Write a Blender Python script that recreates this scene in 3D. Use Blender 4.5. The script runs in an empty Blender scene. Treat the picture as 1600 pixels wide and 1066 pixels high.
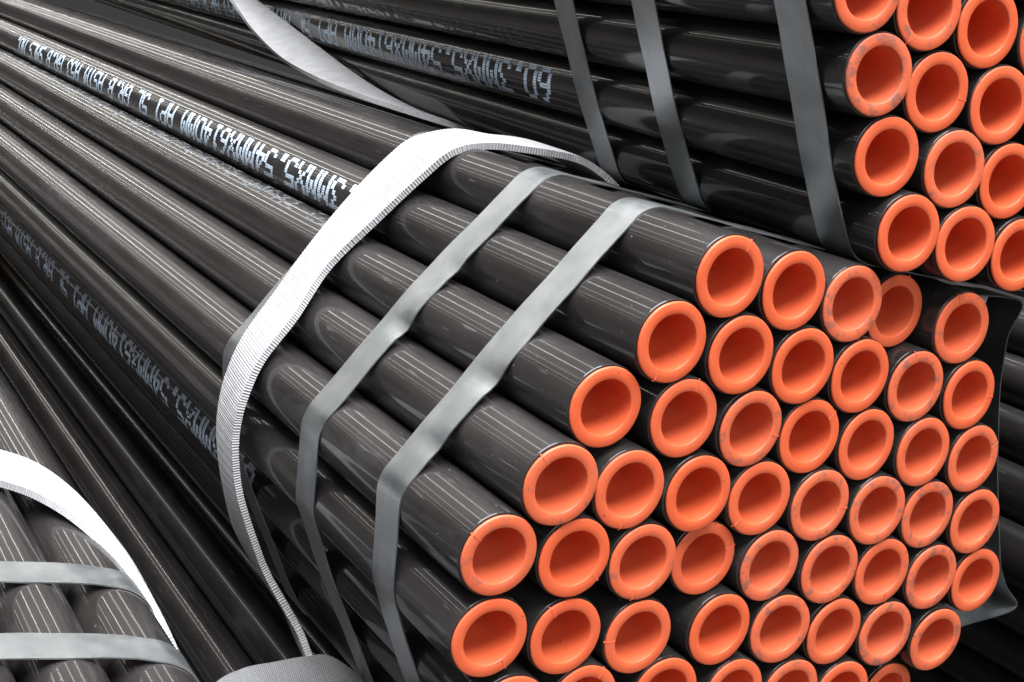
import bpy, bmesh, math, random
from mathutils import Vector, Matrix, Euler

random.seed(7)
scene = bpy.context.scene
col = scene.collection
Z0 = 0.94                      # height of the middle bundle's centre above the ground

# ------------------------------------------------------------------ camera
cam_d = bpy.data.cameras.new('camera')
cam = bpy.data.objects.new('camera', cam_d)
col.objects.link(cam)
cam.location = (-0.74619, -0.70254, 0.28670 + Z0)
cam.rotation_mode = 'XYZ'
cam.rotation_euler = (1.39826, -0.25297, -0.54195)
cam_d.sensor_width = 36.0
cam_d.lens = 36.0 * 2108.09 / 1600.0
cam_d.clip_start = 0.02
cam_d.clip_end = 200.0
scene.camera = cam

# ------------------------------------------------------------------ light: a big open shed, soft light from overhead
world = bpy.data.worlds.new('World')
scene.world = world
world.use_nodes = True
bg = world.node_tree.nodes['Background']
bg.inputs[0].default_value = (0.97, 0.98, 1.0, 1)
bg.inputs[1].default_value = 0.05

def area(name, loc, size, power, target=None, color=(1, 1, 1)):
    d = bpy.data.lights.new(name, 'AREA')
    d.shape = 'RECTANGLE'
    d.size, d.size_y = size
    d.energy = power
    d.color = color
    o = bpy.data.objects.new(name, d)
    o.location = loc
    if target is not None:
        o.rotation_euler = (Vector(target) - Vector(loc)).to_track_quat('-Z', 'Y').to_euler()
    col.objects.link(o)
    return o

# open doorway behind the camera; translucent roof light over the stack, and rows of tube lights down the hall
area('doorway_light', (-2.2, -9.0, 5.0), (7.0, 5.0), 500, (0.0, 0.0, 1.0), (0.98, 0.99, 1.0))
area('roof_light', (-1.9, -0.6, 6.6), (5.0, 7.0), 2250, (-1.9, -0.6, 1.0), (0.97, 0.985, 1.0))
for x, w, g in ((-11.5, .16, .45), (-8.2, .12, .8), (-5.2, .14, .5), (-2.6, .11, 1.0), (-0.4, .16, .4), (1.9, .12, .8)):
    area('tube_light_row', (x, 24.0, 6.2), (w, 40.0), 620 * g * w * 40 / 8.0, None, (1.0, 0.95, 0.86))

# added dim fill over the far half of the hall, for sheen on the pipes
area('far_sheen_fill', (-2.5, 24.0, 6.5), (13.0, 38.0), 0.28 * math.pi * 13 * 38, None, (0.98, 0.99, 1.0))

scene.view_settings.view_transform = 'Standard'
scene.view_settings.look = 'None'
scene.view_settings.exposure = 0.0
scene.view_settings.gamma = 1.0
scene.view_settings.use_curve_mapping = False
scene.render.engine = 'CYCLES'
MAIN = [
  [(-0.1215, -0.0010, 0.2121), (-0.0596, -0.0003, 0.2111), (0.0026, -0.0000, 0.2100), (0.0653, 0.0165, 0.2092), (0.1267, -0.0005, 0.2081)],
  [(-0.1541, 0.0005, 0.1602), (-0.0914, -0.0007, 0.1593), (-0.0293, -0.0006, 0.1581), (0.0327, 0.0004, 0.1572), (0.0950, -0.0003, 0.1562), (0.1586, -0.0017, 0.1562)],
  [(-0.1892, 0.0069, 0.1075), (-0.1235, 0.0017, 0.1076), (-0.0613, 0.0003, 0.1064), (0.0009, 0.0012, 0.1054), (0.0631, 0.0007, 0.1045), (0.1269, -0.0017, 0.1044), (0.1894, -0.0016, 0.1038)],
  [(-0.2172, -0.0038, 0.0536), (-0.1552, -0.0003, 0.0528), (-0.0927, 0.0003, 0.0540), (-0.0311, 0.0011, 0.0537), (0.0313, -0.0007, 0.0527), (0.0949, -0.0023, 0.0527), (0.1574, -0.0003, 0.0518), (0.2183, -0.0006, 0.0494)],
  [(-0.2491, -0.0016, 0.0007), (-0.1869, -0.0009, 0.0009), (-0.1253, 0.0002, -0.0004), (-0.0618, 0.0085, 0.0012), (-0.0007, 0.0006, 0.0010), (0.0631, -0.0006, 0.0008), (0.1254, 0.0000, 0.0001), (0.1867, -0.0007, -0.0025), (0.2478, 0.0018, -0.0044)],
  [(-0.2376, 0.0008, -0.0598), (-0.1744, 0.0011, -0.0586), (-0.1088, 0.0008, -0.0589), (-0.0326, 0.0001, -0.0521), (0.0306, 0.0002, -0.0511), (0.0913, 0.0003, -0.0530), (0.1528, 0.0002, -0.0545), (0.2180, -0.0003, -0.0595)],
  [(-0.2040, 0.0004, -0.1173), (-0.1425, 0.0010, -0.1104), (-0.0684, 0.0005, -0.1044), (0.0016, -0.0003, -0.1062), (0.0624, -0.0002, -0.1065), (0.1231, -0.0001, -0.1090), (0.1988, 0.0156, -0.1189)],
  [(-0.1662, 0.0000, -0.1664), (-0.1012, 0.0000, -0.1648), (-0.0370, 0.0000, -0.1655), (0.0272, 0.0000, -0.1662), (0.0914, 0.0000, -0.1670), (0.1556, 0.0000, -0.1677)],
  [(-0.1349, 0.0000, -0.2210), (-0.0707, 0.0000, -0.2218), (-0.0065, 0.0000, -0.2225), (0.0577, 0.0000, -0.2232), (0.1219, 0.0000, -0.2240)]]
UPPER = [
  [(-0.1244, 0.0000, 0.2105), (-0.0622, 0.0000, 0.2105), (0.0000, 0.0000, 0.2105), (0.0622, 0.0000, 0.2105), (0.1244, 0.0000, 0.2105)],
  [(-0.1555, 0.0000, 0.1579), (-0.0933, 0.0000, 0.1579), (-0.0311, 0.0000, 0.1579), (0.0311, 0.0000, 0.1579), (0.0933, 0.0000, 0.1579), (0.1555, 0.0000, 0.1579)],
  [(-0.1866, 0.0000, 0.1053), (-0.1244, 0.0000, 0.1053), (-0.0622, 0.0000, 0.1053), (0.0000, 0.0000, 0.1053), (0.0622, 0.0000, 0.1053), (0.1244, 0.0000, 0.1053), (0.1866, 0.0000, 0.1053)],
  [(-0.2177, 0.0000, 0.0526), (-0.1555, 0.0000, 0.0526), (-0.0933, 0.0000, 0.0526), (-0.0311, 0.0000, 0.0526), (0.0311, 0.0000, 0.0526), (0.0933, 0.0000, 0.0526), (0.1555, 0.0000, 0.0526), (0.2177, 0.0000, 0.0526)],
  [(-0.2488, 0.0000, 0.0000), (-0.1866, 0.0000, 0.0000), (-0.1244, 0.0000, 0.0000), (-0.0622, 0.0000, 0.0000), (0.0000, 0.0000, 0.0000), (0.0622, 0.0000, 0.0000), (0.1244, 0.0000, 0.0000), (0.1866, 0.0000, 0.0000), (0.2488, 0.0000, 0.0000)],
  [(-0.2160, -0.0038, -0.0543), (-0.1549, 0.0002, -0.0546), (-0.0941, 0.0020, -0.0558), (-0.0311, 0.0000, -0.0526), (0.0311, 0.0000, -0.0526), (0.0933, 0.0000, -0.0526), (0.1555, 0.0000, -0.0526), (0.2177, 0.0000, -0.0526)],
  [(-0.1857, -0.0021, -0.1071), (-0.1250, 0.0014, -0.1088), (-0.0612, 0.0004, -0.1069), (0.0000, 0.0000, -0.1053), (0.0622, 0.0000, -0.1053), (0.1244, 0.0000, -0.1053), (0.1866, 0.0000, -0.1053)],
  [(-0.1563, 0.0007, -0.1612), (-0.0915, -0.0025, -0.1596), (-0.0307, 0.0011, -0.1600), (0.0311, 0.0000, -0.1579), (0.0933, 0.0000, -0.1579), (0.1555, 0.0000, -0.1579)],
  [(-0.1224, -0.0057, -0.2120), (-0.0613, -0.0037, -0.2126), (0.0002, -0.0012, -0.2137), (0.0622, 0.0000, -0.2105), (0.1244, 0.0000, -0.2105)]]
UP_ROT = (0.010325, -0.049695, -0.065998)
UP_LOC = (0.13964, -0.01186, 0.48793 + Z0)
R_OUT = 0.03015
R_IN = 0.0246
LENGTH = 6.1

# ------------------------------------------------------------------ helpers
def link(o, parent=None):
    col.objects.link(o)
    if parent is not None:
        o.parent = parent
    return o

def mesh_obj(name, me, mat=None, parent=None):
    if mat is not None and not me.materials:
        me.materials.append(mat)
    return link(bpy.data.objects.new(name, me), parent)

def tag(o, label=None, cat=None, group=None, kind=None):
    if label: o['label'] = label
    if cat: o['category'] = cat
    if group: o['group'] = group
    if kind: o['kind'] = kind
    return o

def make_mesh(name, verts, faces, smooth=True, sharp=40):
    me = bpy.data.meshes.new(name)
    me.from_pydata([tuple(v) for v in verts], [], faces)
    if smooth:
        me.polygons.foreach_set('use_smooth', [True] * len(me.polygons))
        me.set_sharp_from_angle(angle=math.radians(sharp))
    me.update()
    return me

def revolve(name, profile, seg=56, sharp=40, warp=None):
    """profile of (radius, y), turned round the y axis; radius 0 closes with a point."""
    verts, faces, rings = [], [], []
    for r, y in profile:
        if r < 1e-6:
            rings.append([len(verts)]); verts.append((0, y, 0))
        else:
            ring = []
            for k in range(seg):
                a = 2 * math.pi * k / seg
                rr = r * (warp(a, r, y) if warp else 1)
                ring.append(len(verts)); verts.append((rr * math.cos(a), y, rr * math.sin(a)))
            rings.append(ring)
    for A, B in zip(rings, rings[1:]):
        for k in range(seg):
            k2 = (k + 1) % seg
            if len(A) == 1: faces.append((A[0], B[k2], B[k]))
            elif len(B) == 1: faces.append((A[k], A[k2], B[0]))
            else: faces.append((A[k], A[k2], B[k2], B[k]))
    return make_mesh(name, verts, faces, True, sharp)

# ------------------------------------------------------------------ materials
def new_mat(name):
    m = bpy.data.materials.new(name)
    m.use_nodes = True
    nt = m.node_tree
    return m, nt, nt.nodes['Principled BSDF']

def N(nt, kind, **kw):
    n = nt.nodes.new(kind)
    for k, v in kw.items():
        if k in n.inputs: n.inputs[k].default_value = v
        else: setattr(n, k, v)
    return n

def ramp(nt, fac, stops):
    n = nt.nodes.new('ShaderNodeValToRGB')
    e = n.color_ramp.elements
    while len(e) < len(stops): e.new(0.5)
    for el, (p, c) in zip(e, stops):
        el.position = p
        el.color = (c, c, c, 1) if isinstance(c, (int, float)) else (*c, 1)
    nt.links.new(fac, n.inputs[0])
    return n.outputs[0]

def mixc(nt, fac, a, b, mode='MIX'):
    n = nt.nodes.new('ShaderNodeMix'); n.data_type = 'RGBA'; n.blend_type = mode
    for sock, v in ((n.inputs[0], fac), (n.inputs[6], a), (n.inputs[7], b)):
        if hasattr(v, 'is_linked'): nt.links.new(v, sock)
        elif isinstance(v, (int, float)): sock.default_value = v
        else: sock.default_value = (*v, 1)
    return n.outputs[2]

def coords(nt, scale=(1, 1, 1), jitter=True, which='Object'):
    tc = nt.nodes.new('ShaderNodeTexCoord')
    mp = nt.nodes.new('ShaderNodeMapping')
    mp.inputs['Scale'].default_value = scale
    nt.links.new(tc.outputs[which], mp.inputs['Vector'])
    if jitter:
        oi = nt.nodes.new('ShaderNodeObjectInfo')
        mul = N(nt, 'ShaderNodeMath', operation='MULTIPLY'); mul.inputs[1].default_value = 37.0
        nt.links.new(oi.outputs['Random'], mul.inputs[0])
        cmb = nt.nodes.new('ShaderNodeCombineXYZ')
        for k in range(3): nt.links.new(mul.outputs[0], cmb.inputs[k])
        nt.links.new(cmb.outputs[0], mp.inputs['Location'])
    return mp.outputs[0]

def noise(nt, vec, scale, detail=4, rough=0.55):
    n = N(nt, 'ShaderNodeTexNoise', Scale=scale, Detail=detail, Roughness=rough)
    nt.links.new(vec, n.inputs['Vector'])
    return n.outputs['Fac']

def bump(nt, height, strength, dist, normal=None):
    b = N(nt, 'ShaderNodeBump', Strength=strength, Distance=dist)
    nt.links.new(height, b.inputs['Height'])
    if normal is not None: nt.links.new(normal, b.inputs['Normal'])
    return b.outputs[0]

def mat_varnish():
    m, nt, p = new_mat('black_varnished_steel')
    L = nt.links.new
    long_v = coords(nt, (1, 0.035, 1))
    dust = noise(nt, coords(nt, (1, 0.25, 1)), 26, 5, 0.6)
    lines = noise(nt, long_v, 170, 4, 0.6)
    c = mixc(nt, ramp(nt, dust, [(0.35, 0.0), (0.75, 1.0)]), (0.0148, 0.0128, 0.0126), (0.0285, 0.0252, 0.0248))
    c = mixc(nt, ramp(nt, lines, [(0.60, 0.0), (0.78, 0.5)]), c, (0.052, 0.049, 0.048))
    spots = noise(nt, coords(nt, (1, 0.6, 1)), 330, 2, 0.5)
    c = mixc(nt, ramp(nt, spots, [(0.72, 0.0), (0.78, 0.6)]), c, (0.16, 0.155, 0.15))
    rub = noise(nt, coords(nt, (1, 0.30, 1)), 11, 6, 0.68)
    rubf = ramp(nt, rub, [(0.60, 0.0), (0.74, 1.0)])
    c = mixc(nt, ramp(nt, rub, [(0.60, 0.0), (0.74, 0.6)]), c, (0.070, 0.070, 0.074))
    scr = noise(nt, coords(nt, (1, 0.05, 1)), 420, 2, 0.5)
    c = mixc(nt, ramp(nt, scr, [(0.69, 0.0), (0.74, 0.45)]), c, (0.13, 0.13, 0.13))
    L(c, p.inputs['Base Color'])
    L(ramp(nt, dust, [(0.3, 0.34), (0.75, 0.52)]), p.inputs['Roughness'])
    L(mixc(nt, rubf, (0.70, 0.70, 0.70), (0.2, 0.2, 0.2)), p.inputs['Coat Weight'])
    p.inputs['Specular IOR Level'].default_value = 0.15
    L(ramp(nt, lines, [(0.3, 0.04), (0.8, 0.15)]), p.inputs['Coat Roughness'])
    b1 = bump(nt, lines, 0.05, 0.0006)
    wob = noise(nt, coords(nt, (1, 0.12, 1)), 22, 2, 0.5)
    b2 = bump(nt, wob, 0.05, 0.003)
    L(b2, p.inputs['Coat Normal'])
    L(b1, p.inputs['Normal'])
    return m

def mat_cap():
    m, nt, p = new_mat('orange_moulded_plastic')
    L = nt.links.new
    big = noise(nt, coords(nt), 55, 3, 0.55)
    fine = noise(nt, coords(nt), 520, 3, 0.6)
    c = mixc(nt, big, (0.67, 0.100, 0.034), (0.73, 0.130, 0.048))
    oi0 = nt.nodes.new('ShaderNodeObjectInfo')
    c = mixc(nt, ramp(nt, oi0.outputs['Random'], [(0.0, 0.0), (1.0, 0.55)]), c, (0.68, 0.165, 0.082))
    smudge = noise(nt, coords(nt, (1, 0.2, 1)), 95, 7, 0.72)
    oi = nt.nodes.new('ShaderNodeObjectInfo')
    thr = N(nt, 'ShaderNodeMath', operation='MULTIPLY_ADD'); thr.inputs[1].default_value = 0.19; thr.inputs[2].default_value = -0.10
    L(oi.outputs['Random'], thr.inputs[0])
    add = N(nt, 'ShaderNodeMath', operation='ADD'); L(smudge, add.inputs[0]); L(thr.outputs[0], add.inputs[1])
    # scuffs sit on the proud ring only
    tc = nt.nodes.new('ShaderNodeTexCoord'); sx = nt.nodes.new('ShaderNodeSeparateXYZ'); L(tc.outputs['Object'], sx.inputs[0])
    proud = N(nt, 'ShaderNodeMapRange'); proud.inputs[1].default_value = 0.0010; proud.inputs[2].default_value = -0.0016
    L(sx.outputs['Y'], proud.inputs[0])
    fac = N(nt, 'ShaderNodeMath', operation='MULTIPLY'); L(ramp(nt, add.outputs[0], [(0.57, 0.0), (0.68, 0.72)]), fac.inputs[0]); L(proud.outputs[0], fac.inputs[1])
    c = mixc(nt, fac.outputs[0], c, (0.20, 0.105, 0.088))
    specks = noise(nt, coords(nt, (1, 1, 1)), 260, 2, 0.4)
    c = mixc(nt, ramp(nt, specks, [(0.74, 0.0), (0.79, 0.7)]), c, (0.09, 0.05, 0.045))
    L(c, p.inputs['Base Color'])
    L(ramp(nt, big, [(0.3, 0.36), (0.7, 0.5)]), p.inputs['Roughness'])
    p.inputs['Specular IOR Level'].default_value = 0.4
    p.inputs['Subsurface Weight'].default_value = 0.05
    p.inputs['Subsurface Radius'].default_value = (0.004, 0.0012, 0.0006)
    p.inputs['Subsurface Scale'].default_value = 0.6
    b = bump(nt, fine, 0.05, 0.0003); L(bump(nt, big, 0.2, 0.0006, b), p.inputs['Normal'])
    return m

def mat_paint(name, colour, wear=0.45):
    m, nt, p = new_mat(name)
    w = noise(nt, coords(nt, (1, 0.6, 1)), 230, 4, 0.6)
    c = mixc(nt, ramp(nt, w, [(wear, 0.0), (wear + 0.2, 1.0)]), tuple(x * 0.45 for x in colour), colour)
    nt.links.new(c, p.inputs['Base Color'])
    p.inputs['Roughness'].default_value = 0.6
    return m

def mat_strap():
    m, nt, p = new_mat('zinc_grey_strapping_steel')
    L = nt.links.new
    tc = nt.nodes.new('ShaderNodeTexCoord')
    mp = nt.nodes.new('ShaderNodeMapping'); mp.inputs['Scale'].default_value = (900.0, 9.0, 1.0)
    L(tc.outputs['UV'], mp.inputs['Vector'])
    grain = noise(nt, mp.outputs[0], 1.0, 4, 0.6)
    blot = noise(nt, coords(nt), 38, 5, 0.6)
    c = mixc(nt, ramp(nt, blot, [(0.35, 0.0), (0.7, 1.0)]), (0.34, 0.365, 0.385), (0.45, 0.465, 0.47))
    c = mixc(nt, ramp(nt, grain, [(0.5, 0.0), (0.8, 0.35)]), c, (0.25, 0.265, 0.28))
    L(c, p.inputs['Base Color'])
    p.inputs['Metallic'].default_value = 0.95
    L(ramp(nt, blot, [(0.3, 0.31), (0.75, 0.43)]), p.inputs['Roughness'])
    L(bump(nt, grain, 0.08, 0.0004), p.inputs['Normal'])
    return m

def mat_web(name='white_woven_webbing', tint=1.0):
    m, nt, p = new_mat(name)
    L = nt.links.new
    tc = nt.nodes.new('ShaderNodeTexCoord')
    sx = nt.nodes.new('ShaderNodeSeparateXYZ'); L(tc.outputs['UV'], sx.inputs[0])
    # u runs across in metres, v along in metres
    def wave(sock, period, ph=None):
        mu = N(nt, 'ShaderNodeMath', operation='MULTIPLY'); mu.inputs[1].default_value = 2 * math.pi / period; L(sock, mu.inputs[0])
        s = N(nt, 'ShaderNodeMath', operation='SINE')
        if ph is not None:
            a = N(nt, 'ShaderNodeMath', operation='ADD'); L(mu.outputs[0], a.inputs[0]); L(ph, a.inputs[1]); L(a.outputs[0], s.inputs[0])
        else: L(mu.outputs[0], s.inputs[0])
        return s.outputs[0]
    u = wave(sx.outputs['X'], 0.0018)
    v = wave(sx.outputs['Y'], 0.0026, u)
    h = N(nt, 'ShaderNodeMath', operation='MULTIPLY_ADD'); h.inputs[1].default_value = 0.5; L(u, h.inputs[0]); L(v, h.inputs[2])
    grime = noise(nt, coords(nt), 42, 5, 0.6)
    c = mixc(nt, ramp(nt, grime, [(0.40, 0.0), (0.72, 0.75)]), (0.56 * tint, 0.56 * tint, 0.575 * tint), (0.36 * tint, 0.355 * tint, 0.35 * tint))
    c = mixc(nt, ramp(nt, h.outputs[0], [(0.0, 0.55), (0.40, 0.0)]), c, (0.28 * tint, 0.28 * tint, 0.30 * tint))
    L(c, p.inputs['Base Color'])
    p.inputs['Roughness'].default_value = 0.75
    p.inputs['Sheen Weight'].default_value = 0.15
    L(bump(nt, h.outputs[0], 0.7, 0.0006), p.inputs['Normal'])
    return m

def mat_simple(name, a, b, scale, rough=0.85, stretch=(1, 1, 1), bmp=0.3):
    m, nt, p = new_mat(name)
    n = noise(nt, coords(nt, stretch), scale, 6, 0.6)
    nt.links.new(mixc(nt, n, a, b), p.inputs['Base Color'])
    p.inputs['Roughness'].default_value = rough
    nt.links.new(bump(nt, n, bmp, 0.003), p.inputs['Normal'])
    return m

VARNISH, CAP, STRAP, WEB = mat_varnish(), mat_cap(), mat_strap(), mat_web()
WEB_SHADED = mat_web('shade_darkened_webbing', 0.26)  # white webbing again, its colour darkened to stand in for shade
STENCIL = mat_paint('pale_stencil_ink', (0.55, 0.66, 0.80), 0.15)
FAINT = mat_paint('worn_stencil_ink', (0.15, 0.165, 0.18), 0.50)
CONCRETE = mat_simple('grimy_dark_concrete', (0.035, 0.033, 0.031), (0.075, 0.071, 0.066), 9)
TIMBER = mat_simple('rough_sawn_timber', (0.16, 0.11, 0.07), (0.28, 0.21, 0.14), 30, 0.8, (0.1, 1, 1))

# ------------------------------------------------------------------ setting
def ground():
    n = 24
    verts = [((i / n - 0.5) * 120, (j / n - 0.5) * 120, 0) for j in range(n + 1) for i in range(n + 1)]
    faces = [(j * (n + 1) + i, j * (n + 1) + i + 1, (j + 1) * (n + 1) + i + 1, (j + 1) * (n + 1) + i) for j in range(n) for i in range(n)]
    tag(mesh_obj('ground', make_mesh('ground', verts, faces, False), CONCRETE), kind='structure')
ground()

# ------------------------------------------------------------------ pipe meshes
def tube_warp(a, r, y): return 1.0
TUBE = revolve('tube', [(R_IN, 0.060), (R_IN, 0.0022), (R_IN + 0.0004, 0.0003), (R_IN + 0.0010, 0.0), (R_OUT - 0.0007, 0.0),
                        (R_OUT - 0.0002, 0.0003), (R_OUT, 0.0010), (R_OUT, 0.5), (R_OUT, 1.2), (R_OUT, 2.5), (R_OUT, 4.2),
                        (R_OUT, LENGTH - 0.004), (R_OUT - 0.0025, LENGTH), (R_IN, LENGTH), (R_IN, LENGTH - 0.06)], 64, 50)
CAP_PROFILE = [(0.0243, 0.020), (0.0243, 0.0002), (0.0268, -0.0002), (0.0283, -0.0004), (0.02885, -0.0010), (0.0290, -0.0019), (0.0287, -0.0026), (0.0279, -0.0030),
               (0.0240, -0.0031), (0.0209, -0.0030), (0.02045, -0.0027), (0.0202, -0.0021), (0.0200, 0.010), (0.0197, 0.034),
               (0.0193, 0.0440), (0.0182, 0.0500), (0.0155, 0.0540), (0.0100, 0.0562), (0.0, 0.0566)]
CAPS = []
for k in range(4):
    rnd = random.Random(k)
    ph = [rnd.uniform(0, 6.28) for _ in range(3)]
    def warp(a, r, y, ph=ph):
        e = 1 + 0.0035 * math.sin(2 * a + ph[0]) + 0.0022 * math.sin(5 * a + ph[1]) + 0.0015 * math.sin(9 * a + ph[2])
        return e if y < 0.01 else 1.0
    CAPS.append(revolve('end_cap', CAP_PROFILE, 64, 60, warp))

def nib_mesh():
    bm = bmesh.new()
    for (x0, x1, w, h) in ((0.0206, 0.0286, 0.0004, 0.0004), (0.0284, 0.0300, 0.0007, 0.0009)):
        g = bmesh.ops.create_cube(bm, size=1)
        bmesh.ops.scale(bm, vec=(x1 - x0, h, w * 2), verts=g['verts'])
        bmesh.ops.translate(bm, vec=((x0 + x1) / 2, -0.0031 if x0 < 0.025 else -0.0016, 0), verts=g['verts'])
    bmesh.ops.bevel(bm, geom=bm.edges[:], offset=0.00012, segments=1, affect='EDGES')
    me = bpy.data.meshes.new('moulding_nib'); bm.to_mesh(me); bm.free()
    return me
NIB = nib_mesh()
TUBE.materials.append(VARNISH); NIB.materials.append(CAP)
for c in CAPS: c.materials.append(CAP)

FONT = {
 '0': '01110 10001 10001 10001 10001 10001 01110', '1': '00100 01100 00100 00100 00100 00100 01110',
 '3': '11111 00010 00100 00010 00001 10001 01110', '4': '00010 00110 01010 10010 11111 00010 00010',
 '5': '11111 10000 11110 00001 00001 10001 01110', '6': '00110 01000 10000 11110 10001 10001 01110',
 '.': '00000 00000 00000 00000 00000 01100 01100', 'M': '10001 11011 10101 10101 10001 10001 10001',
 'X': '10001 10001 01010 00100 01010 10001 10001', 'A': '01110 10001 10001 11111 10001 10001 10001',
 'P': '11110 10001 10001 11110 10000 10000 10000', 'I': '01110 00100 00100 00100 00100 00100 01110',
 'L': '10000 10000 10000 10000 10000 10000 11111', 'G': '01110 10001 10000 10111 10001 10001 01110',
 'R': '11110 10001 10001 11110 10100 10010 10001', 'B': '11110 10001 10001 11110 10001 10001 11110',
 'S': '01111 10000 10000 01110 00001 00001 11110', 'T': '11111 00100 00100 00100 00100 00100 00100',
 'N': '10001 11001 10101 10011 10001 10001 10001', 'O': '01110 10001 10001 10001 10001 10001 01110', ' ': '',
}
TEXT = '60.3MMX5.54MMX6140MM API 5L GR.B ASTM A53 GR.B SMLS NO.'

def lettering(name, parent, start, centre_deg, height, mat, pitch=0.031, upto=len(TEXT), wear=0.0, seed=1):
    """ink-jet stencil: rows of little dashes lying on the tube, read from the near end, tops of letters turned down"""
    rnd = random.Random(seed)
    verts, faces = [], []
    r = R_OUT + 0.00022
    rows, sub = 7, 2
    rp = height / rows / r                       # angle of one font row
    cp = pitch * 0.86 / 5
    for idx, ch in enumerate(TEXT[:upto]):
        bits = FONT[ch].split()
        dy = rnd.uniform(-0.0006, 0.0006)
        for ri, row in enumerate(bits):
            for ci, b in enumerate(row):
                if b != '1': continue
                for k in range(sub):
                    if rnd.random() < wear: continue
                    y0 = start + idx * pitch + ci * cp + dy + rnd.uniform(-0.0003, 0.0003)
                    y1 = y0 + cp * rnd.uniform(1.20, 1.40)
                    # font row 0 is the letter's top; tops point down the near side of the tube
                    a0 = math.radians(centre_deg) + (3.5 - ri - k / sub) * rp + rnd.uniform(-0.006, 0.006)
                    a1 = a0 - rp / sub * rnd.uniform(0.76, 0.90)
                    i = len(verts)
                    am = (a0 + a1) / 2
                    for y in (y0, y1):
                        for a in (a0, am, a1):
                            verts.append((r * math.cos(a), y, r * math.sin(a)))
                    faces += [(i, i + 1, i + 4, i + 3), (i + 1, i + 2, i + 5, i + 4)]
    me = make_mesh(name, verts, faces, False)
    o = mesh_obj(name, me, mat, parent)
    return tag(o, kind='stuff')

ORD = ['first', 'second', 'third', 'fourth', 'fifth', 'sixth', 'seventh', 'eighth', 'ninth']
def row_word(r): return 'top row' if r == 0 else 'bottom row' if r == 8 else ORD[r] + ' row'

def pipe(loc, rot, label, group, capped=True, rnd=random, nib=True):
    e = bpy.data.objects.new('steel_pipe', None)
    e.empty_display_size = 0.05
    e.location = loc; e.rotation_euler = rot
    link(e)
    tag(e, label, 'pipe', group)
    t = mesh_obj('tube', TUBE, None, e)
    t.rotation_euler = (0, rnd.uniform(0, 6.28), 0)
    if capped:
        c = mesh_obj('end_cap', rnd.choice(CAPS), None, e)
        c.location = (0, rnd.uniform(-0.0006, 0.0006), 0)
        c.rotation_euler = (math.radians(rnd.gauss(0, 0.9)), rnd.uniform(0, 6.28), math.radians(rnd.gauss(0, 0.9)))
        if nib and rnd.random() < 0.5:
            mesh_obj('moulding_nib', NIB, None, c)
    return e

rnd = random.Random(11)
PIPES = {}
for r, row in enumerate(MAIN):
    for i, (x, y, z) in enumerate(row):
        lab = 'orange-capped black pipe, %s of the middle bundle, %s from its sling-draped side' % (row_word(r), ORD[i])
        if (r, i) == (1, 0): lab = 'black pipe with white stencilled size lettering running under the middle bundle\'s sling'
        if (r, i) == (6, 0): lab = 'black pipe with blue-white stencilling below the middle bundle\'s widest row'
        if (r, i) == (2, 0): lab = 'orange-capped black pipe with faint worn stencilling beside the white-lettered pipe'
        PIPES['main', r, i] = pipe((x, y, z + Z0), (0, 0, 0), lab, 'pipes of the middle bundle', True, rnd)
UPM = Matrix.LocRotScale(Vector(UP_LOC), Euler(UP_ROT), None)
for r, row in enumerate(UPPER):
    for i, (x, y, z) in enumerate(row):
        lab = 'orange-capped black pipe, %s of the topmost bundle, %s from its strap-crossed side' % (row_word(r), ORD[i])
        if (r, i) == (7, 0): lab = 'black pipe with white stencilled lettering ending before the topmost bundle\'s straps'
        p = UPM @ Vector((x, y, z))
        PIPES['up', r, i] = pipe(p, UP_ROT, lab, 'pipes of the topmost bundle', True, rnd)

ROWN = [5, 6, 7, 8, 9, 8, 7, 6, 5]
PX, PZ = 0.0622, 0.05264
def hex_rim(cx, cz, seed):
    rr = random.Random(seed)
    out = {}
    for r in range(9):
        for i in range(ROWN[r]):
            if r in (0, 8) or i in (0, ROWN[r] - 1):
                out[r, i] = (cx + (i - (ROWN[r] - 1) / 2) * PX + rr.uniform(-.0006, .0006), cz + (4 - r) * PZ + rr.uniform(-.0005, .0005))
    return out
LEFT_C, LOW_C, RIGHT_C = (-0.53, -0.385), (0.055, -0.60), (0.74, -0.03)
LEFT, LOW, RIGHT = hex_rim(*LEFT_C, 1), hex_rim(*LOW_C, 2), hex_rim(*RIGHT_C, 3)
for key, ring, yend, text, group, flip in (
        ('left', LEFT, -0.16, 'the low sling-wrapped bundle', 'pipes of the low sling-wrapped bundle', True),
        ('low', LOW, 0.02, 'the lowest dark bundle', 'pipes of the lowest bundle', False),
        ('right', RIGHT, -0.22, 'the shadowed side bundle', 'pipes of the shadowed side bundle', False)):
    for (r, i), (x, z) in ring.items():
        n = ROWN[r]
        j = n - 1 - i if flip else i
        lab = 'black pipe, %s of %s, %s from the middle bundle' % (row_word(r), text, ORD[j])
        PIPES[key, r, i] = pipe((x, yend + rnd.uniform(-.004, .004), z + Z0), (0, 0, 0), lab, group, True, rnd)

lettering('stencil_lettering', PIPES['main', 1, 0], 0.408, 178, 0.033, STENCIL, seed=3)
lettering('stencil_lettering', PIPES['up', 7, 0], 0.462, 195, 0.037, STENCIL, seed=4)
lettering('stencil_lettering', PIPES['main', 6, 0], 0.44, 186, 0.033, STENCIL, wear=0.03, seed=5)
lettering('stencil_lettering', PIPES['main', 2, 0], 0.46, 96, 0.033, FAINT, wear=0.45, seed=6)
lettering('stencil_lettering', PIPES['up', 6, 0], 0.50, 238, 0.033, FAINT, wear=0.2, seed=7)

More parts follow.
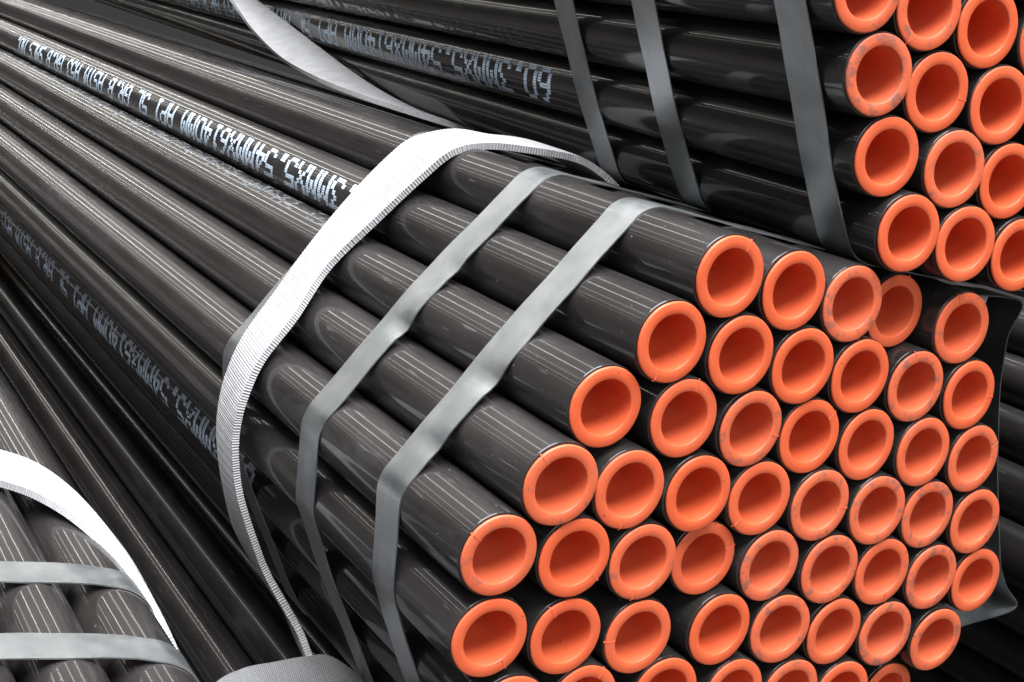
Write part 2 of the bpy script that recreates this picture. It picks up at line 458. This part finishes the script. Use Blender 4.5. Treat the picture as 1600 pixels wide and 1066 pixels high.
# ------------------------------------------------------------------ straps and slings
def hull2(pts):
    pts = sorted(set((round(a, 6), round(b, 6)) for a, b in pts))
    def half(ps):
        h = []
        for p in ps:
            while len(h) > 1 and (h[-1][0]-h[-2][0])*(p[1]-h[-2][1]) - (h[-1][1]-h[-2][1])*(p[0]-h[-2][0]) <= 0: h.pop()
            h.append(p)
        return h
    return half(pts)[:-1] + half(pts[::-1])[:-1]

def bundle_loop(centres, off, step=0.006):
    """tight loop round a bundle, anticlockwise seen along +y, cut into short steps"""
    pts = []
    for x, z in centres:
        for k in range(72):
            a = 2 * math.pi * k / 72
            pts.append((x + (R_OUT + off) * math.cos(a), z + (R_OUT + off) * math.sin(a)))
    return resample(hull2(pts), step, True)

def resample(poly, step, closed):
    out = []
    n = len(poly)
    for k in range(n if closed else n - 1):
        a, b = Vector(poly[k]), Vector(poly[(k + 1) % n])
        m = max(1, int((b - a).length / step + 0.5))
        out += [a.lerp(b, t / m) for t in range(m)]
    if not closed: out.append(Vector(poly[-1]))
    return out

def smooth_poly(P, n, closed):
    for _ in range(n):
        Q = [p.copy() for p in P]
        for k in range(len(P)):
            if not closed and k in (0, len(P) - 1): continue
            Q[k] = (P[k - 1] + P[k] * 2 + P[(k + 1) % len(P)]) / 4
        P = Q
    return P

def band(name, A, B, thick, mat, closed=False, across=5, disp=None, taper=None, matrix=None):
    """a band between edge lines A and B with real thickness; uv in metres (u across, v along)"""
    n = len(A)
    A = [Vector(p) for p in A]; B = [Vector(p) for p in B]
    verts, uvs, faces = [], [], []
    v = 0.0
    mids = [(a + b) / 2 for a, b in zip(A, B)]
    prev_n = None
    for k in range(n):
        if k: v += (mids[k] - mids[k - 1]).length
        t = (mids[(k + 1) % n] - mids[k - 1]) if closed else (mids[min(k + 1, n - 1)] - mids[max(k - 1, 0)])
        w = B[k] - A[k]
        nn = t.cross(w)
        nn = nn.normalized() if nn.length > 1e-9 else (prev_n or Vector((0, 0, 1)))
        prev_n = nn
        th = thick * (taper(k / (n - 1)) if taper else 1)
        for side in (1, -1):
            for j in range(across):
                f = j / (across - 1) if side == 1 else 1 - j / (across - 1)
                p = A[k].lerp(B[k], f) + nn * (side * th / 2)
                if disp: p += disp(k / n, v, f, side, nn, w.normalized())
                verts.append(p); uvs.append((f * w.length, v))
    c = across * 2
    for k in range(n if closed else n - 1):
        k2 = (k + 1) % n
        for j in range(c):
            j2 = (j + 1) % c
            faces.append((k * c + j, k * c + j2, k2 * c + j2, k2 * c + j))
    if not closed:
        faces.append(tuple(range(c - 1, -1, -1)))
        faces.append(tuple((n - 1) * c + j for j in range(c)))
    if matrix is not None: verts = [matrix @ p for p in verts]
    me = make_mesh(name, verts, faces, True, 50)
    uv = me.uv_layers.new(name='UVMap')
    for lp in me.loops:
        uv.data[lp.index].uv = uvs[lp.vertex_index]
    bm = bmesh.new(); bm.from_mesh(me); bmesh.ops.recalc_face_normals(bm, faces=bm.faces[:]); bm.to_mesh(me); bm.free()
    return mesh_obj(name, me, mat)

STRAP_W, STRAP_T = 0.0365, 0.0011
def strap_loop(loop, ymid, label, group, dents=(), matrix=None, slant=None, zoff=Z0, seed=0):
    rr = random.Random(seed); ph = rr.uniform(0, 6)
    n = len(loop)
    A, B = [], []
    for k, p in enumerate(loop):
        y = ymid + (slant(p) if slant else 0) + 0.0012 * math.sin(7 * math.pi * 2 * k / n + ph)
        A.append((p.x, y + STRAP_W / 2, p.y + zoff)); B.append((p.x, y - STRAP_W / 2, p.y + zoff))
    def disp(s, v, f, side, nn, w):
        d = Vector((0, 0, 0))
        for (ks, width, depth, edge) in dents:
            g = math.exp(-((s - ks) / width) ** 2)
            d += nn * (depth * g * (f if edge > 0 else 1 - f)) - w * (abs(depth) * 0.45 * g * edge * (f if edge > 0 else 1 - f))
        d += nn * (0.00025 * math.sin(v * 47 + f * 2 + ph) + 0.0002 * math.sin(v * 113))
        return d
    o = band('steel_strap', A, B, STRAP_T, STRAP, True, 7, disp, None, matrix)
    return tag(o, label, 'strap', group)

def frac_at(loop, x, z):
    k = min(range(len(loop)), key=lambda i: (loop[i].x - x) ** 2 + (loop[i].y - z) ** 2)
    return k / len(loop)

main_c = [(x, z) for row in MAIN for x, y, z in row]
up_c = [(x, z) for row in UPPER for x, y, z in row]
ML = bundle_loop(main_c, 0.0009)
# the strap next to the capped ends stands slack off the far slope and is kinked at its lower corner
slack = [(0.2360, 0.2385), (0.2440, 0.2350), (0.2400, 0.2250), (0.2340, 0.2080), (0.2460, 0.1620), (0.2730, 0.1050), (0.3020, 0.0460), (0.3270, -0.0030), (0.3460, -0.0250), (0.3760, -0.0430), (0.3700, -0.0480), (0.3080, -0.0640), (0.2560, -0.0800)]
def slack_loop():
    L = ML
    top = max(range(len(L)), key=lambda i: (L[i].y > 0.23) * (1 + L[i].x))          # last point on the top run
    low = min(range(len(L)), key=lambda i: (L[i].x - 0.249) ** 2 + (L[i].y + 0.082) ** 2)
    # ML runs anticlockwise: from the lower right corner up the far slope to the top run
    keep = []
    k = top
    while k != low:
        keep.append((L[k].x, L[k].y)); k = (k + 1) % len(L)
    keep.append((L[low].x, L[low].y))
    return smooth_poly(resample(keep + [tuple(p) for p in reversed(slack)], 0.006, True), 2, True)
SL2 = slack_loop()
def slant2(p):
    t = min(1, max(0, (p.x + 0.10) / 0.25)) * min(1, max(0, (p.y + 0.16) / 0.09))
    return -0.048 * t
g1 = 'steel straps round the middle bundle'
strap_loop(SL2, 0.103, 'grey steel strap next to the orange caps of the middle bundle, scuffed and dented', g1,
           [(frac_at(SL2, -0.229, 0.096), 0.0055, -0.0050, 1), (frac_at(SL2, -0.258, 0.043), 0.004, -0.0022, 1)], slant=slant2, seed=1)
strap_loop(ML, 0.242, 'grey steel strap on the middle bundle between the dented strap and the white sling', g1,
           [(frac_at(ML, -0.230, 0.094), 0.0050, -0.0050, 1), (frac_at(ML, -0.1975, 0.149), 0.004, -0.0022, 1)], slant=lambda p: 0.012 * min(1, max(0, (0.2 - p.y) / 0.25)), seed=2)
strap_loop(ML, 0.447, 'grey steel strap almost hidden under the white sling of the middle bundle', g1, (), seed=3)
UL = bundle_loop(up_c, 0.0009)
g2 = 'steel straps round the topmost bundle'
for ym, lab, sd in ((0.040, 'grey steel strap nearest the orange caps of the topmost bundle', 4), (0.241, 'grey steel strap between two others on the topmost bundle', 5),
                    (0.384, 'grey steel strap nearest the stencilled lettering of the topmost bundle', 6)):
    strap_loop(UL, ym, lab, g2, (), UPM, zoff=0.0, seed=sd)
LL = bundle_loop(list(LEFT.values()), 0.0009)
g3 = 'steel straps round the low bundle'
strap_loop(LL, 0.274, 'grey steel strap on the low bundle, next to its white sling', g3, (), slant=lambda p: -0.25 * max(0, p.x + 0.425) if p.y > -0.2 else 0, seed=7)
strap_loop(LL, 0.152, 'grey steel strap on the low bundle, farther from its white sling', g3, (), slant=lambda p: -0.25 * max(0, p.x + 0.425) if p.y > -0.2 else 0, seed=8)

def spline(pts, n):
    """Catmull-Rom through pts, n samples"""
    P = [Vector(p) for p in pts]
    P = [P[0] * 2 - P[1]] + P + [P[-1] * 2 - P[-2]]
    segs = len(P) - 3
    out = []
    for k in range(n):
        t = k / (n - 1) * segs
        i = min(int(t), segs - 1); f = t - i
        a, b, c, d = P[i:i + 4]
        out.append(0.5 * ((2 * b) + (c - a) * f + (2 * a - 5 * b + 4 * c - d) * f * f + (3 * b - a - 3 * c + d) * f ** 3))
    return out

def sling(A, B, label, thick=0.0062, n=520, taper=None, group='white webbing slings', mat=None):
    LA, LB = spline(A, n), spline(B, n)
    for p in LA + LB: p.z += Z0
    def disp(s, v, f, side, nn, w):
        e = 1 if (f < 0.02 or f > 0.98) else 0
        rib = math.sin(2 * math.pi * v / 0.0036 + (math.pi if side < 0 else 0))
        return nn * (0.00008 * rib + 0.0010 * (1 - (2 * f - 1) ** 4) * side) + w * (e * 0.00012 * rib * (1 if f > 0.5 else -1))
    o = band('webbing_sling', LA, LB, thick, mat or WEB, False, 13, disp, taper)
    return tag(o, label, 'sling', group)

# far edge / near edge of the sling on the middle bundle, from under the topmost bundle, over the shoulder, down the slope and under
mA = [(0.040, .425, .2230), (0.032, .428, .2340), (0.006, .430, .2480), (-.040, .430, .2560), (-.085, .430, .2520), (-.120, .432, .2490), (-.150, .445, .2330), (-.166, .452, .2130), (-.194, .455, .1690), (-.226, .446, .1200), (-.255, .437, .0680), (-.279, .428, .0250),
      (-.286, .430, -.012), (-.286, .430, -.045), (-.280, .430, -.076), (-.267, .430, -.113), (-.246, .430, -.157), (-.223, .425, -.187), (-.189, .410, -.226), (-.166, .370, -.262), (-.110, .330, -.275)]
mB = [(0.037, .345, .2200), (0.030, .350, .2330), (0.006, .356, .2470), (-.022, .362, .2540), (-.068, .366, .2520), (-.116, .366, .2465), (-.148, .368, .2340), (-.170, .374, .2060), (-.200, .384, .1580), (-.232, .390, .1080), (-.259, .376, .0610), (-.283, .370, .0200),
      (-.291, .370, -.016), (-.290, .373, -.048), (-.283, .375, -.078), (-.270, .375, -.112), (-.244, .375, -.158), (-.226, .371, -.186), (-.196, .350, -.226), (-.176, .305, -.262), (-.120, .270, -.275)]
sling(mA, mB, 'white webbing sling draped over the shoulder and down the slope of the middle bundle', n=1000)
# slack sling hanging along the near side of the topmost bundle, pinched between the two bundles at its lower end
uB = [(0.032, 1.640, .400), (0.036, 1.560, .372), (0.042, 1.481, .347), (0.047, 1.365, .326), (0.055, 1.211, .297), (0.062, 1.076, .272), (0.066, .958, .256), (0.078, .860, .2475), (0.110, .780, .2465)]
uA = [(-.020, 1.610, .392), (-.010, 1.530, .362), (-.004, 1.448, .332), (0.000, 1.351, .299), (0.008, 1.229, .269), (0.012, 1.097, .255), (0.018, .981, .2495), (0.034, .850, .2470), (0.075, .735, .2450)]
sling(uA, uB, 'white webbing sling hanging slack along the lettered pipes of the topmost bundle', n=700)
lA = [(-.680, .560, -.136), (-.560, .560, -.136), (-.500, .552, -.136), (-.446, .528, -.137), (-.417, .497, -.138), (-.393, .442, -.145), (-.376, .355, -.156), (-.370, .295, -.168), (-.355, .270, -.192), (-.328, .262, -.240), (-.293, .262, -.300)]
lB = [(-.690, .480, -.136), (-.570, .480, -.136), (-.510, .472, -.136), (-.461, .447, -.137), (-.434, .418, -.137), (-.410, .371, -.140), (-.386, .300, -.149), (-.374, .250, -.164), (-.358, .222, -.192), (-.330, .212, -.240), (-.295, .210, -.300)]
sling(lA, lB, 'white webbing sling curving over the shoulder of the low bundle', n=700)
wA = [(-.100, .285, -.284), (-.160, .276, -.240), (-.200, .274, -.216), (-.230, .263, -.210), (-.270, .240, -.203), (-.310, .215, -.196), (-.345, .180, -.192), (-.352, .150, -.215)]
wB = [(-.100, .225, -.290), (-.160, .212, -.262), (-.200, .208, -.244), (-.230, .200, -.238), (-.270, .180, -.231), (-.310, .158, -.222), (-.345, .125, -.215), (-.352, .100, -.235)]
sling(wA, wB, 'shade-darkened webbing sling crossing the gap between the low bundle and the middle bundle', n=300, mat=WEB_SHADED)

# ------------------------------------------------------------------ timber bearers that carry the stack
def bearer(x0, x1, y, z0, z1, label, depth=0.10):
    bm = bmesh.new()
    g = bmesh.ops.create_cube(bm, size=1)
    bmesh.ops.scale(bm, vec=(x1 - x0, depth, z1 - z0), verts=g['verts'])
    bmesh.ops.bevel(bm, geom=bm.edges[:], offset=0.004, segments=2, affect='EDGES')
    me = bpy.data.meshes.new('timber_bearer'); bm.to_mesh(me); bm.free()
    o = mesh_obj('timber_bearer', me, TIMBER)
    o.location = ((x0 + x1) / 2, y, (z0 + z1) / 2)
    tag(o, label, 'timber', 'timber bearers under the bundles')
low_bottom = LOW_C[1] + Z0 - 4 * PZ - R_OUT - 0.001
low_top = LOW_C[1] + Z0 + 4 * PZ + R_OUT + 0.001
for y, where in ((2.9, 'half way along'), (5.2, 'at the far end of')):
    bearer(-0.25, 0.36, y, 0.0, low_bottom, 'rough timber bearer on the ground %s the lowest bundle' % where)
    bearer(-0.20, 0.28, y, low_top, min(z for x, z in main_c) + Z0 - R_OUT - 0.0015, 'rough timber bearer %s the middle bundle, on the lowest bundle' % where)
    bearer(-0.70, -0.36, y, 0.0, LEFT_C[1] + Z0 - 4 * PZ - R_OUT - 0.002, 'rough timber block on the ground %s the low sling-wrapped bundle' % where)
    bearer(0.56, 0.90, y, 0.0, RIGHT_C[1] + Z0 - 4 * PZ - R_OUT - 0.001, 'tall rough timber block %s the shadowed side bundle' % where)
